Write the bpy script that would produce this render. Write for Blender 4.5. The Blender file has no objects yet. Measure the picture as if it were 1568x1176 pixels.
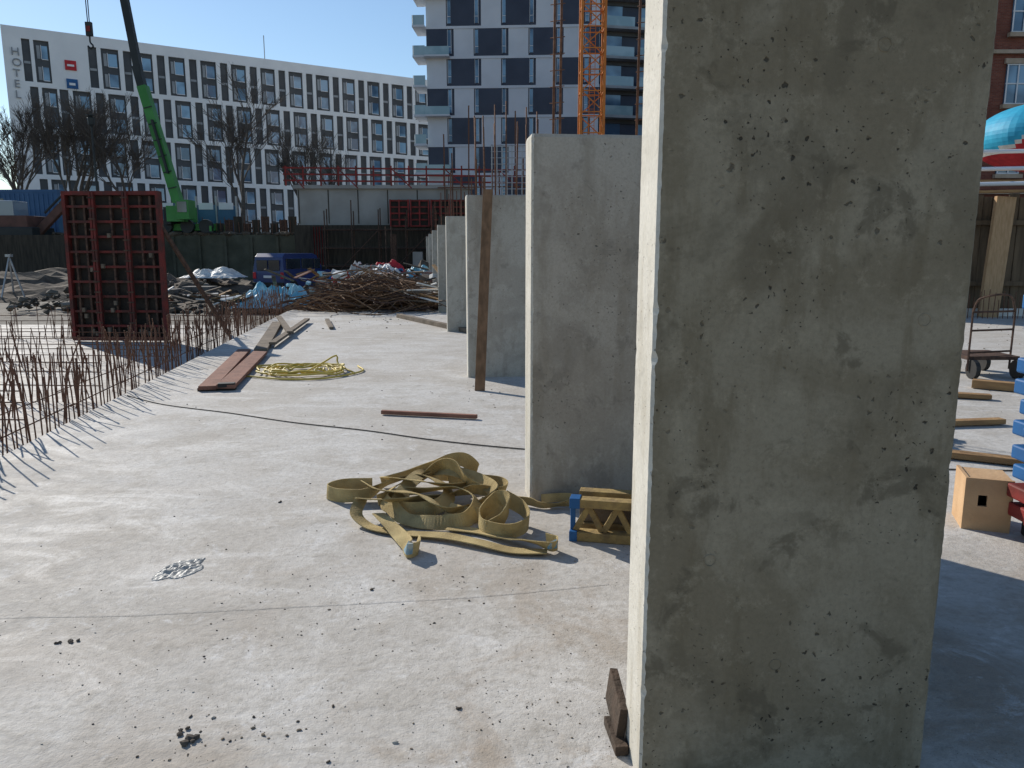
import bpy, math, random
from mathutils import Vector, Matrix, noise
random.seed(7)
sc=bpy.context.scene
R=math.radians
# ------------------------------------------------------------ helpers
def nmat(name,c1,c2=None,scale=3.0,rough=.8,bump=0.0,bscale=40.0,metal=0.0,stretch=(1,1,1),detail=4,spec=.3,lo=.35,hi=.65):
    m=bpy.data.materials.new(name); m.use_nodes=True
    nt=m.node_tree; b=nt.nodes['Principled BSDF']
    b.inputs['Roughness'].default_value=rough; b.inputs['Metallic'].default_value=metal
    b.inputs['Specular IOR Level'].default_value=spec
    if c2 is None: c2=tuple(x*.75 for x in c1)
    tc=nt.nodes.new('ShaderNodeTexCoord'); mp=nt.nodes.new('ShaderNodeMapping')
    mp.inputs['Scale'].default_value=stretch
    nt.links.new(tc.outputs['Object'],mp.inputs['Vector'])
    n=nt.nodes.new('ShaderNodeTexNoise'); n.inputs['Scale'].default_value=scale; n.inputs['Detail'].default_value=detail
    nt.links.new(mp.outputs[0],n.inputs['Vector'])
    r=nt.nodes.new('ShaderNodeValToRGB'); r.color_ramp.elements[0].position=lo; r.color_ramp.elements[1].position=hi
    r.color_ramp.elements[0].color=(*c1,1); r.color_ramp.elements[1].color=(*c2,1)
    nt.links.new(n.outputs['Fac'],r.inputs[0]); nt.links.new(r.outputs[0],b.inputs['Base Color'])
    if bump>0:
        n2=nt.nodes.new('ShaderNodeTexNoise'); n2.inputs['Scale'].default_value=bscale; n2.inputs['Detail'].default_value=3
        nt.links.new(mp.outputs[0],n2.inputs['Vector'])
        bp=nt.nodes.new('ShaderNodeBump'); bp.inputs['Strength'].default_value=bump; bp.inputs['Distance'].default_value=.02
        nt.links.new(n2.outputs['Fac'],bp.inputs['Height']); nt.links.new(bp.outputs[0],b.inputs['Normal'])
    return m
class N:
    """tiny node graph helper"""
    def __init__(s,name):
        s.m=bpy.data.materials.new(name); s.m.use_nodes=True; s.nt=s.m.node_tree; s.b=s.nt.nodes['Principled BSDF']
        s.b.inputs['Specular IOR Level'].default_value=.2
        s.tc=s.nt.nodes.new('ShaderNodeTexCoord').outputs['Object']
    def mapping(s,scale,loc=(0,0,0),rot=(0,0,0)):
        n=s.nt.nodes.new('ShaderNodeMapping'); n.inputs['Scale'].default_value=scale; n.inputs['Location'].default_value=loc; n.inputs['Rotation'].default_value=rot
        s.nt.links.new(s.tc,n.inputs['Vector']); return n.outputs[0]
    def noise(s,scale,detail=6,vec=None,dist=0,rough=.5,color=False):
        n=s.nt.nodes.new('ShaderNodeTexNoise'); n.inputs['Scale'].default_value=scale; n.inputs['Detail'].default_value=detail
        n.inputs['Distortion'].default_value=dist; n.inputs['Roughness'].default_value=rough
        s.nt.links.new(vec or s.tc,n.inputs['Vector']); return n.outputs['Color' if color else 'Fac']
    def vor(s,scale,vec=None,feature='F1'):
        n=s.nt.nodes.new('ShaderNodeTexVoronoi'); n.feature=feature; n.inputs['Scale'].default_value=scale
        s.nt.links.new(vec or s.tc,n.inputs['Vector']); return n
    def rng(s,v,a,b,c=0,d=1,smooth=True):
        n=s.nt.nodes.new('ShaderNodeMapRange'); n.interpolation_type='SMOOTHSTEP' if smooth else 'LINEAR'
        for i,x in zip((1,2,3,4),(a,b,c,d)): n.inputs[i].default_value=x
        s.nt.links.new(v,n.inputs[0]); return n.outputs[0]
    def math(s,op,a,b=None):
        n=s.nt.nodes.new('ShaderNodeMath'); n.operation=op
        for i,x in enumerate((a,b)):
            if x is None: continue
            if isinstance(x,(int,float)): n.inputs[i].default_value=x
            else: s.nt.links.new(x,n.inputs[i])
        return n.outputs[0]
    def mix(s,f,a,b,mode='MIX'):
        n=s.nt.nodes.new('ShaderNodeMix'); n.data_type='RGBA'; n.blend_type=mode
        for i,x in zip((0,6,7),(f,a,b)):
            if isinstance(x,(int,float)): n.inputs[i].default_value=x
            elif isinstance(x,tuple): n.inputs[i].default_value=(*x,1)
            else: s.nt.links.new(x,n.inputs[i])
        return n.outputs[2]
    def sep(s,v):
        n=s.nt.nodes.new('ShaderNodeSeparateXYZ'); s.nt.links.new(v,n.inputs[0]); return n.outputs
    def vadd(s,a,b,sc):
        n=s.nt.nodes.new('ShaderNodeVectorMath'); n.operation='MULTIPLY_ADD'
        s.nt.links.new(b,n.inputs[0]); n.inputs[1].default_value=(sc,)*3; s.nt.links.new(a,n.inputs[2]); return n.outputs[0]
    def bump(s,h,strength,dist,prev=None):
        n=s.nt.nodes.new('ShaderNodeBump'); n.inputs['Strength'].default_value=strength; n.inputs['Distance'].default_value=dist
        s.nt.links.new(h,n.inputs['Height'])
        if prev is not None: s.nt.links.new(prev,n.inputs['Normal'])
        return n.outputs[0]
    def done(s,col,rough,normal=None):
        s.nt.links.new(col,s.b.inputs['Base Color'])
        if isinstance(rough,(int,float)): s.b.inputs['Roughness'].default_value=rough
        else: s.nt.links.new(rough,s.b.inputs['Roughness'])
        if normal is not None: s.nt.links.new(normal,s.b.inputs['Normal'])
        return s.m
class MB:
    def __init__(s): s.v=[]; s.f=[]; s.m=[]
    def add(s,vs,fs,mi=0):
        o=len(s.v); s.v+= [tuple(v) for v in vs]; s.f+=[tuple(i+o for i in f) for f in fs]; s.m+=[mi]*len(fs)
    def mbox(s,M,sx,sy,sz,mi=0):
        vs=[M@Vector((x*sx/2,y*sy/2,z*sz/2)) for x in(-1,1) for y in(-1,1) for z in(-1,1)]
        s.add(vs,[(0,1,3,2),(4,6,7,5),(0,4,5,1),(2,3,7,6),(0,2,6,4),(1,5,7,3)],mi)
    def box(s,c,size,rot=(0,0,0),mi=0):
        from mathutils import Euler
        s.mbox(Matrix.Translation(c)@Euler([R(a) for a in rot]).to_matrix().to_4x4(),*size,mi)
    def b2(s,x0,x1,y0,y1,z0,z1,mi=0,M=None):
        T=Matrix.Translation(((x0+x1)/2,(y0+y1)/2,(z0+z1)/2))
        s.mbox((M@T) if M else T,x1-x0,y1-y0,z1-z0,mi)
    def beam(s,p,q,w,h,mi=0,roll=0):
        p=Vector(p);q=Vector(q);d=q-p
        if d.length<1e-6: return
        up=Vector((0,0,1)) if abs(d.normalized().z)<.95 else Vector((0,1,0))
        y=up.cross(d).normalized(); z=d.normalized().cross(y)
        M=Matrix((d.normalized(),y,z)).transposed().to_4x4()
        M=Matrix.Translation((p+q)/2)@M@Matrix.Rotation(roll,4,'X')
        s.mbox(M,d.length,w,h,mi)
    def tube(s,pts,r,n=6,mi=0,cap=True):
        pts=[Vector(p) for p in pts]; k=len(pts)
        rs=r if isinstance(r,(list,tuple)) else [r]*k
        vs=[]; 
        for i,p in enumerate(pts):
            t=(pts[min(i+1,k-1)]-pts[max(i-1,0)])
            t=t.normalized() if t.length>1e-9 else Vector((0,0,1))
            up=Vector((0,0,1)) if abs(t.z)<.9 else Vector((0,1,0))
            a=t.cross(up).normalized(); b=t.cross(a)
            for j in range(n):
                an=2*math.pi*j/n; vs.append(p+a*math.cos(an)*rs[i]+b*math.sin(an)*rs[i])
        fs=[(i*n+j,i*n+(j+1)%n,(i+1)*n+(j+1)%n,(i+1)*n+j) for i in range(k-1) for j in range(n)]
        if cap: fs+= [tuple(range(n))[::-1],tuple((k-1)*n+j for j in range(n))]
        s.add(vs,fs,mi)
    def rock(s,c,r,mi=0,flat=.6):
        ph=(1+5**.5)/2
        vs=[(-1,ph,0),(1,ph,0),(-1,-ph,0),(1,-ph,0),(0,-1,ph),(0,1,ph),(0,-1,-ph),(0,1,-ph),(ph,0,-1),(ph,0,1),(-ph,0,-1),(-ph,0,1)]
        fs=[(0,11,5),(0,5,1),(0,1,7),(0,7,10),(0,10,11),(1,5,9),(5,11,4),(11,10,2),(10,7,6),(7,1,8),(3,9,4),(3,4,2),(3,2,6),(3,6,8),(3,8,9),(4,9,5),(2,4,11),(6,2,10),(8,6,7),(9,8,1)]
        a=random.random()*6.28; e=random.uniform(.5,1)
        out=[]
        for x,y,z in vs:
            k=random.uniform(.6,1.2)*r/1.9; x*=k;y*=k*e;z*=k*flat
            out.append((c[0]+x*math.cos(a)-y*math.sin(a),c[1]+x*math.sin(a)+y*math.cos(a),c[2]+z))
        s.add(out,fs,mi)
    def build(s,name,mats,parent=None,smooth=False,bevel=0,seg=2):
        me=bpy.data.meshes.new(name); me.from_pydata(s.v,[],s.f); 
        for m in mats: me.materials.append(m)
        me.polygons.foreach_set('material_index',s.m)
        if smooth: me.polygons.foreach_set('use_smooth',[True]*len(s.f))
        me.update(); o=bpy.data.objects.new(name,me); sc.collection.objects.link(o)
        import bmesh
        bm=bmesh.new(); bm.from_mesh(me); bmesh.ops.recalc_face_normals(bm,faces=bm.faces); bm.to_mesh(me); bm.free()
        if bevel>0:
            md=o.modifiers.new('bevel','BEVEL'); md.width=bevel; md.segments=seg; md.limit_method='ANGLE'
        if parent: o.parent=parent
        return o
def empty(name):
    o=bpy.data.objects.new(name,None); sc.collection.objects.link(o); return o
def catmull(P,n=8):
    P=[Vector(p) for p in P]; out=[]
    Q=[P[0]*2-P[1]]+P+[P[-1]*2-P[-2]]
    for i in range(1,len(Q)-2):
        for k in range(n):
            t=k/n
            out.append(.5*((2*Q[i])+(-Q[i-1]+Q[i+1])*t+(2*Q[i-1]-5*Q[i]+4*Q[i+1]-Q[i+2])*t*t+(-Q[i-1]+3*Q[i]-3*Q[i+1]+Q[i+2])*t**3))
    out.append(P[-1]); return out
# ------------------------------------------------------------ materials
def slab_mat():
    g=N('slab_concrete'); g.b.inputs['Specular IOR Level'].default_value=.2
    big=g.noise(.45,4,dist=.6); mid=g.noise(1.9,6,dist=.6,rough=.68); fine=g.noise(22,4,rough=.75); vf=g.noise(120,2)
    sw=g.noise(1.5,6,vec=g.mapping((.6,1.35,1),rot=(0,0,R(24))),dist=1.5,rough=.7)
    c=g.mix(g.rng(big,.38,.62),(.47,.44,.395),(.54,.52,.485))
    c=g.mix(g.math('MULTIPLY',g.rng(mid,.45,.64),.55),c,(.39,.36,.315))
    c=g.mix(g.math('MULTIPLY',g.rng(sw,.5,.66),.6),c,(.63,.615,.585))
    oc=g.noise(1.3,6,vec=g.mapping((1,1,1),(7.3,2.1,0)),rough=.7,dist=.8)
    xyz=g.sep(g.tc)
    near=g.math('MULTIPLY',g.rng(xyz[1],5.5,2.2),g.rng(xyz[0],-1.8,-.1,.12,1))
    c=g.mix(g.math('MULTIPLY',g.rng(oc,.44,.64),g.math('ADD',g.math('MULTIPLY',near,.55),.13)),c,(.31,.24,.17))
    dk=g.noise(7,6,vec=g.mapping((1,1,1),(1.3,9,0)),rough=.78)
    c=g.mix(g.math('MULTIPLY',g.rng(dk,.53,.68),.5),c,(.28,.255,.215))
    wh=g.noise(3.6,6,vec=g.mapping((1,1,1),(4,4,0)),rough=.8,dist=.5)
    c=g.mix(g.math('MULTIPLY',g.rng(wh,.55,.67),.6),c,(.66,.65,.63))
    c=g.mix(g.math('MULTIPLY',g.rng(fine,.4,.7),.4),c,(.26,.235,.20))
    v=g.vor(60); sp=g.math('MULTIPLY',g.rng(v.outputs['Distance'],.17,.08),g.rng(g.noise(2.4,4),.48,.62))
    c=g.mix(g.math('MULTIPLY',sp,.8),c,(.13,.10,.07))
    n=g.bump(mid,.3,.03); n=g.bump(dk,.35,.012,n); n=g.bump(fine,.5,.009,n); n=g.bump(vf,.35,.0025,n)
    return g.done(c,g.rng(sw,.3,.7,.85,.62),n)
def wallmat(name,ca,cb,cstain,off,amt=1,pit=.85):
    g=N(name)
    o=g.mapping((1,1,1),off)
    big=g.noise(1.5,6,vec=o,dist=.9,rough=.62); blo=g.noise(4.5,5,vec=o,rough=.65,dist=.5)
    st=g.noise(3,5,vec=g.mapping((2.6,2.6,.6),off),rough=.6); fine=g.noise(60,4,vec=o,rough=.75)
    c=g.mix(g.rng(big,.42,.58),ca,cb)
    c=g.mix(g.math('MULTIPLY',g.rng(st,.48,.66),.65),c,cstain)
    c=g.mix(g.math('MULTIPLY',g.rng(blo,.56,.65),.65*amt),c,tuple(x*.52 for x in ca))
    b2=g.noise(2.3,5,vec=g.mapping((1,1,1),(off[0]+9,off[1],off[2]+2)),rough=.6,dist=.7)
    c=g.mix(g.math('MULTIPLY',g.rng(b2,.54,.64),.45*amt),c,tuple(x*.6 for x in ca))
    lt=g.noise(11,6,vec=g.mapping((1,1,1),(off[0]+3,off[1],off[2]+5)),rough=.78)
    c=g.mix(g.math('MULTIPLY',g.rng(lt,.52,.68),.4*amt),c,tuple(min(1,x*1.35) for x in cb))
    c=g.mix(g.math('MULTIPLY',g.rng(fine,.35,.75),.35),c,tuple(x*.6 for x in ca))
    wob=g.noise(35,3,vec=o,color=True); wv=g.vadd(o,wob,.045)
    tot=None
    for s,t,sel in ((24,.18,.55),(58,.18,.6),(8.5,.095,.5)):
        v=g.vor(s,vec=wv); d=g.rng(v.outputs['Distance'],t,t*.55)
        sc_=g.sep(v.outputs['Color'])[0]
        k=g.math('MULTIPLY',d,g.math('GREATER_THAN',sc_,sel))
        tot=k if tot is None else g.math('MAXIMUM',tot,k)
    dens=g.rng(g.noise(2.1,3,vec=o),.42,.58,.14,1)
    tot=g.math('MULTIPLY',tot,dens)
    c=g.mix(g.math('MULTIPLY',tot,pit),c,(.032,.027,.021))
    n=g.bump(blo,.3,.012); n=g.bump(fine,.3,.003,n); n=g.bump(g.math('SUBTRACT',1.0,tot),.85,.006,n)
    return g.done(c,.85,n)
M_slab=slab_mat()
M_wall1=wallmat('cast_concrete_olive',(.225,.187,.128),(.30,.258,.187),(.172,.138,.088),(3,1,2))
M_wall2=wallmat('cast_concrete_grey',(.385,.35,.295),(.455,.42,.36),(.315,.28,.225),(11,5,7),.65,.55)
M_wallend_lit=wallmat('cast_concrete_sunlit_tint',(.56,.53,.46),(.64,.61,.54),(.46,.42,.34),(1,5,17),.35,.5)  # same concrete, colour lightened against the shaded fronts for sun on the ends
M_rust=nmat('rusty_steel',(.10,.048,.03),(.19,.095,.06),30,.85,.3,200)
M_rustdk=nmat('dark_rusty_steel',(.05,.03,.024),(.11,.065,.045),12,.85,.3,100)
M_soil=nmat('soil',(.07,.055,.04),(.15,.12,.09),2.5,.95,.8,8)
M_gravel=nmat('gravelly_ground',(.11,.098,.08),(.24,.215,.18),3,.95,.8,12)
M_retain=nmat('retaining_wall_shotcrete',(.06,.062,.045),(.10,.10,.075),1.2,.9,.6,5)
M_dark=nmat('dark_timber_lagging',(.035,.03,.024),(.07,.058,.044),2,.9,.5,10,stretch=(4,4,.5))
M_white=nmat('white_render',(.80,.81,.82),(.73,.745,.76),.4,.7)
M_slot=nmat('dark_facade_panel',(.055,.06,.068),(.08,.086,.094),.6,.5)
M_mid=nmat('grey_spandrel',(.24,.26,.28),(.32,.34,.36),.7,.5)
M_navy=nmat('navy_facade_panel',(.036,.046,.075),(.050,.062,.095),.5,.45)
M_tframe=nmat('white_window_frame',(.72,.73,.75),(.64,.65,.67),1,.5)
def glassmat(name,c1,c2,s):
    m=nmat(name,c1,c2,s,.08,spec=.8,lo=.42,hi=.58,detail=2); return m
M_glass=glassmat('window_glass',(.05,.07,.09),(.22,.28,.34),.35)
M_glassb=glassmat('blue_window_glass',(.05,.11,.19),(.20,.36,.52),.3)
M_balglass=glassmat('balcony_glass',(.22,.34,.38),(.32,.44,.48),.5)
def brickmat():
    g=N('red_brick'); n=g.nt.nodes.new('ShaderNodeTexBrick')
    sv=g.sep(g.tc); cmb=g.nt.nodes.new('ShaderNodeCombineXYZ'); g.nt.links.new(g.math('ADD',sv[0],sv[1]),cmb.inputs[0]); g.nt.links.new(sv[2],cmb.inputs[1])
    g.nt.links.new(cmb.outputs[0],n.inputs['Vector'])
    n.inputs['Scale'].default_value=1; n.inputs['Brick Width'].default_value=.25; n.inputs['Row Height'].default_value=.08; n.inputs['Mortar Size'].default_value=.008
    n.inputs['Color1'].default_value=(.17,.05,.035,1); n.inputs['Color2'].default_value=(.25,.085,.055,1); n.inputs['Mortar'].default_value=(.16,.12,.1,1)
    c=g.mix(g.math('MULTIPLY',g.rng(g.noise(.8,5),.4,.7),.5),n.outputs['Color'],(.10,.04,.03))
    return g.done(c,.9)
M_brick=brickmat()
M_redst=nmat('red_painted_steel',(.30,.03,.027),(.12,.025,.02),3.5,.6,.1,30)
M_redfw=nmat('dirty_red_formwork_frame',(.17,.025,.02),(.07,.025,.02),5,.65,.2,30)
M_ply=nmat('dirty_plywood_face',(.022,.018,.015),(.045,.034,.027),3,.75,.2,30)
M_wood=nmat('timber',(.36,.22,.10),(.26,.15,.07),4,.8,.4,30,stretch=(1,1,6))
M_woodgr=nmat('weathered_timber',(.20,.16,.12),(.12,.095,.07),5,.9,.5,30)
M_redwood=nmat('brown_formwork_board',(.27,.13,.09),(.18,.085,.06),5,.85,.4,25)
M_strap=nmat('tan_lifting_strap',(.54,.42,.20),(.34,.25,.11),7,.9,.5,160)
M_hose=nmat('yellow_cable',(.62,.47,.10),(.5,.38,.08),6,.5)
M_black=nmat('black_rubber',(.02,.02,.02),(.035,.033,.03),5,.6)
M_blue=nmat('blue_plastic',(.015,.11,.30),(.02,.08,.21),3,.5)
M_yelw=nmat('yellow_beam_timber',(.36,.255,.10),(.20,.14,.065),12,.85,.4,40)
M_bluetarp=nmat('pale_blue_tarp',(.12,.42,.55),(.45,.62,.68),2.2,.5,.6,8)
M_whitetarp=nmat('white_sheeting',(.75,.74,.7),(.5,.49,.46),2,.6,.6,8)
M_green=nmat('green_crane_paint',(.07,.27,.07),(.045,.20,.045),1,.5)
M_cblack=nmat('black_crane_steel',(.02,.025,.028),(.035,.04,.04),1,.5)
M_orange=nmat('orange_crane_paint',(.66,.22,.035),(.5,.16,.03),1.5,.5)
M_bark=nmat('bare_tree_bark',(.075,.065,.055),(.12,.10,.085),6,.9)
M_galv=nmat('galvanised_steel',(.45,.46,.47),(.32,.33,.34),4,.45,metal=.5)
M_redcl=nmat('red_fabric',(.55,.03,.04),(.38,.02,.03),3,.6)
M_cyan=nmat('cyan_fabric',(.03,.36,.55),(.02,.28,.46),3,.6)
M_vblue=nmat('dark_blue_car_paint',(.014,.04,.17),(.010,.03,.12),2,.35,spec=.6)
M_crumb=nmat('debris_crumbs_brown',(.14,.11,.08),(.26,.215,.16),9,.95)
M_crumb2=nmat('debris_crumbs_dark',(.06,.05,.042),(.12,.10,.08),9,.95)
M_crumb3=nmat('debris_crumbs_pale',(.42,.40,.36),(.30,.28,.25),9,.95)
M_conc=nmat('plain_concrete',(.36,.35,.33),(.28,.27,.25),.8,.85,.3,15)
# ------------------------------------------------------------ ground & slabs
g=MB(); g.add([(-1500,-300,-.3),(1500,-300,-.3),(1500,2500,-.3),(-1500,2500,-.3)],[(0,1,2,3)]); g.build('ground',[M_gravel])
def edgeX(y): return -4.28-.14*(y-6)
s=MB()
poly=[(edgeX(-6),-6),(16,-6),(16,60),(-3.2,60),(-3.2,30),(edgeX(27),27)]
top=[(x,y,0) for x,y in poly]; bot=[(x,y,-.28) for x,y in poly]; n=len(poly)
s.add(top+bot,[tuple(range(n))]+[(i,(i+1)%n,n+(i+1)%n,n+i) for i in range(n)])
s.build('concrete_floor_slab',[M_slab])
s=MB()
poly=[(-34,-4),(edgeX(-4)-.35,-4),(edgeX(20)-.35,20),(-34,20)]
s.add([(x,y,-.2) for x,y in poly],[(0,1,2,3)])
s.add([(x,y,-.29) for x,y in poly]+[(x,y,-.2) for x,y in poly],[(i,(i+1)%4,4+(i+1)%4,4+i) for i in range(4)])
s.build('lower_concrete_slab',[M_slab])
t=MB(); t.b2(-900,900,47,2000,-.29,2.8,0); t.build('street_level_terrain',[M_gravel])
# ------------------------------------------------------------ wall piers
def pier(x,y,w,t,h,slope,levels=90,c0=.010,seed=0,M=None):
    m=MB(); M=M or Matrix.Translation((x,y,0))@Matrix.Rotation(math.atan(slope),4,'Z'); vs=[]
    def chip(k,z):
        a=noise.noise(Vector((z*9,k*7+seed,0)))*.3+noise.noise(Vector((z*40,k*5,seed)))*.35
        b=max(0,noise.noise(Vector((z*14,k*3+seed,9)))-.35)*3.5
        return c0*(1+a+b)
    for i in range(levels+1):
        z=-.02+(h+.02)*i/levels
        e=.006 if i==levels else 0
        c=[chip(k,z)+e for k in range(4)]
        for px,py in ((e,t-c[0]),(e,c[1]),(c[1],e),(w-c[2],e),(w-e,c[2]),(w-e,t-c[3]),(w-c[3],t-e),(c[0],t-e)):
            vs.append(M@Vector((px,py,z+(.004*noise.noise(Vector((px*9,py*9,seed))) if i==levels else 0))))
    for i in range(levels):
        for j in range(8):
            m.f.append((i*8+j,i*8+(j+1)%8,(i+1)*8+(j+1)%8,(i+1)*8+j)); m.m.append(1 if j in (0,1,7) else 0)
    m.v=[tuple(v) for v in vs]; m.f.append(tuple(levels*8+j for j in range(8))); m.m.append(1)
    return m,M
m,M=pier(.412,2.2,.955,.22,2.7,.07,260,.009,3)
def ring(m,M,x,z,r,y=-.0015,n=28):
    vs=[];fs=[]
    for i in range(n):
        a=2*math.pi*i/n
        for rr,yy in ((r,.002),(r*.93,y-.0005),(r*.84,y-.0005),(r*.8,.002)):
            vs.append(M@Vector((x+rr*math.cos(a),yy,z+rr*math.sin(a))))
    for i in range(n):
        j=(i+1)%n
        for k in range(3): fs.append((i*4+k,j*4+k,j*4+k+1,i*4+k+1))
    m.add(vs,fs,0)
w1=m.build('concrete_wall_pier',[M_wall1,M_wallend_lit])
r=MB()
for (x,z) in ((.63,2.27),(.20,.76),(.43,.40),(.82,1.5)): ring(r,M,x,z,.021)
r.build('tie_plugs',[M_wall1],parent=w1)
Mr=Matrix.Translation((1.08,2.47,0))@Matrix.Rotation(R(-20),4,'Z')
m,_=pier(0,0,.24,1.15,2.7,0,60,.009,5,Mr); m.build('added_shadow_caster',[M_wall1,M_wall1],parent=w1)  # unseen wall leg, added behind the pier to widen the ground shadow
def pier2(x,y,sd):
    m,M=pier(x,y,1.06,.28,2.44,.12,120,.013,sd); return m.build('concrete_wall_pier',[M_wall2,M_wallend_lit])
pier2(.125,5.0,11)
pier2(-.60,10.25,12)
for i,y in enumerate((16.3,21.6,27.0,32.4,37.8)):
    pier2(-.60-.131*(y-10.25),y,20+i)
b=MB()
for x,y in ((.27,5.16),(.315,5.2),(.82,5.2),(.875,5.25)):
    b.tube([(x,y,2.3),(x+.003,y,3.3),(x+random.uniform(-.02,.02),y,4.6)],.0085,6)
for x,y in ((.29,5.19),(.85,5.22)):
    for k in range(22): b.tube([(x-.045,y-.02,2.55+k*.1),(x+.05,y-.02,2.56+k*.1)],.003,4)
b.build('vertical_rebar',[M_rust],smooth=True)
b=MB()
for x in (-.48,-.36,-.22,-.08,.06,.2,.34):
    for dy in (.05,.2):
        b.tube([(x,10.3+dy,2.4),(x+random.uniform(-.02,.02),10.3+dy,3.4+random.uniform(-.1,.25))],.01,5)
b.build('vertical_rebar',[M_rust],smooth=True)
b=MB()
for y in (16.3,21.6,27.0,32.4):
    x0=-.60-.131*(y-10.25)
    for k in range(5):
        x=x0+.1+k*.22; b.tube([(x,y+.15,2.4),(x,y+.15,3.2+random.uniform(0,.3))],.012,4)
b.build('vertical_rebar',[M_rust])
# ------------------------------------------------------------ starter-bar rows (left)
b=MB()
y=4.6
while y<23:
    for off in (.10,.30):
        yy=y+random.uniform(-.07,.07); x=edgeX(yy)-off+random.uniform(-.04,.04)
        h=random.uniform(.48,.8); lx=random.gauss(0,.05); ly=random.gauss(0,.07)
        if random.random()<.12: lx+=random.choice((-1,1))*.18
        b.tube([(x,yy,-.2),(x+lx*.3,yy+ly*.3,h*.5),(x+lx,yy+ly,h)],.0078,5)
    y+=.155
y=5
while y<22:
    b.tube([(edgeX(y)-.2,y,.06),(edgeX(y+1.6)-.2,y+1.6,.07)],.007,5); b.tube([(edgeX(y)-.33,y,.22),(edgeX(y+1.6)-.33,y+1.6,.2)],.006,5); y+=1.5
b.build('rebar_starter_bars',[M_rust])
b=MB()
for k in range(380):
    x=random.uniform(-13.5,-5.2); yy=random.choice((7.6,9.6,12.4,13.2,16.8))+random.uniform(-.12,.12)
    if x>edgeX(yy)-.6: continue
    h=random.uniform(.35,.75)-.2; 
    b.tube([(x,yy,-.2),(x+random.gauss(0,.06),yy+random.gauss(0,.05),h)],.0078,4)
for yy in (7.6,9.6,12.4,13.2,16.8):
    for z in (.0,.18,.3): b.tube([(-13.5,yy,z),(-8,yy+.05,z+.02),(edgeX(yy)-.5,yy,z)],.007,4)
for k in range(110):
    yy=random.uniform(6,20); x=edgeX(yy)-.6-random.random()*.7; b.tube([(x,yy,-.2),(x+random.gauss(0,.05),yy,random.uniform(.2,.5))],.0078,4)
for k in range(26):
    yy=9.9+.16*k; b.tube([(-14.5,yy,-.12),(-9.6,yy,-.1)],.006,4)
for k in range(30): 
    x=-14.4+k*.16; b.tube([(x,9.8,-.11),(x,14.1,-.11)],.006,4)
for k in range(16): b.tube([(-12.9+k*.15,13.6,-.1),(-12.9+k*.15,14.0,.95)],.006,4)
for k in range(8): b.tube([(-12.95,13.62+k*.055,-.02+k*.14),(-10.6,13.62+k*.055,-.02+k*.14)],.006,4)
b.build('rebar_starter_bars',[M_rust])
s=MB(); s.b2(-13.5,-5.9,7.95,8.15,-.2,.02); s.b2(-13.5,-10.4,10.6,11.0,-.2,.1)
s.build('formwork_upstand',[M_dark])
# ------------------------------------------------------------ red framed formwork panel
p=MB(); W,H=2.05,3.10; Mx=Matrix.Translation((-9.35,16.05,-.16))@Matrix.Rotation(R(-2),4,'Z')@Matrix.Rotation(R(-1.5),4,'X')
p.b2(0,W,.14,.16,0,H,1,Mx)
for x in (0,W-.07): p.b2(x,x+.07,-.001,.139,0,H,0,Mx)
for z in (0,H-.08): p.b2(.071,W-.071,.0,.138,z,z+.08,0,Mx)
for k in range(1,10):
    z=k*H/10; p.b2(.072,W-.072,.035,.137,z-.025,z+.025,0,Mx)
for x in (.62,.68,1.32,1.38): p.b2(x-.022,x+.022,-.05,.03,.02,H-.02,0,Mx)
for x in (.2,.44,1.0,1.62,1.84): p.b2(x-.02,x+.02,.04,.134,.1,H-.1,2,Mx)
for k in range(14):
    z=.15+k*.215
    for x in (.65,1.35): p.b2(x-.07,x+.07,-.07,-.052,z,z+.03,2,Mx)
for k in range(16):
    x=random.uniform(.1,1.9);z=random.uniform(.1,.35) if k<8 else random.uniform(.3,2.9); p.b2(x,x+.06,-.03,.03,z,z+.09,3,Mx)
p.beam((-7.35,16.1,2.3),(-6.6,17.6,-.2),.07,.07,2); p.beam((-9.2,16.25,2.3),(-9.5,18,-.2),.07,.07,2)
p.build('red_formwork_panel',[M_redfw,M_ply,M_rustdk,M_woodgr])
# ------------------------------------------------------------ objects on the slab
p=MB()
p.mbox(Matrix.Translation((-4.16,11.0,.045))@Matrix.Rotation(R(12.5),4,'Z'),.21,3.7,.05)
p.mbox(Matrix.Translation((-3.86,10.85,.055))@Matrix.Rotation(R(11),4,'Z')@Matrix.Rotation(R(2),4,'Y'),.22,3.3,.05)
p.mbox(Matrix.Translation((-3.68,9.3,.02))@Matrix.Rotation(R(13),4,'Z'),.45,.09,.04,1)
p.mbox(Matrix.Translation((-3.55,9.28,.07))@Matrix.Rotation(R(13),4,'Z'),.2,.1,.05,1)
p.build('formwork_boards',[M_redwood,M_black],bevel=.004)
p=MB()
p.mbox(Matrix.Translation((-4.9,15.3,.05))@Matrix.Rotation(R(14),4,'Z'),.22,5.2,.06)
p.mbox(Matrix.Translation((-4.62,15.9,.09))@Matrix.Rotation(R(8),4,'Z'),.12,5.0,.05)
p.mbox(Matrix.Translation((-5.1,16.9,.12))@Matrix.Rotation(R(20),4,'Z'),.12,4.0,.05)
p.mbox(Matrix.Translation((-1.75,17.6,.05))@Matrix.Rotation(R(28),4,'Z'),.14,5.2,.1)
p.mbox(Matrix.Translation((-4.3,17.8,.04))@Matrix.Rotation(R(16),4,'Z'),.1,2.2,.05)
p.build('timber_planks',[M_woodgr],bevel=.004)
p=MB(); pts=[]
for k in range(150):
    a=k*.33; rr=.40+.10*math.sin(k*.37)+random.uniform(-.04,.04); rr*=1+.15*math.sin(k*.11)
    pts.append((-2.95+1.15*rr*math.cos(a)+.06*math.sin(k*.2),10.6+rr*.95*math.sin(a),.02+.05*random.random()+.03*abs(math.sin(k*.21))))
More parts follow.
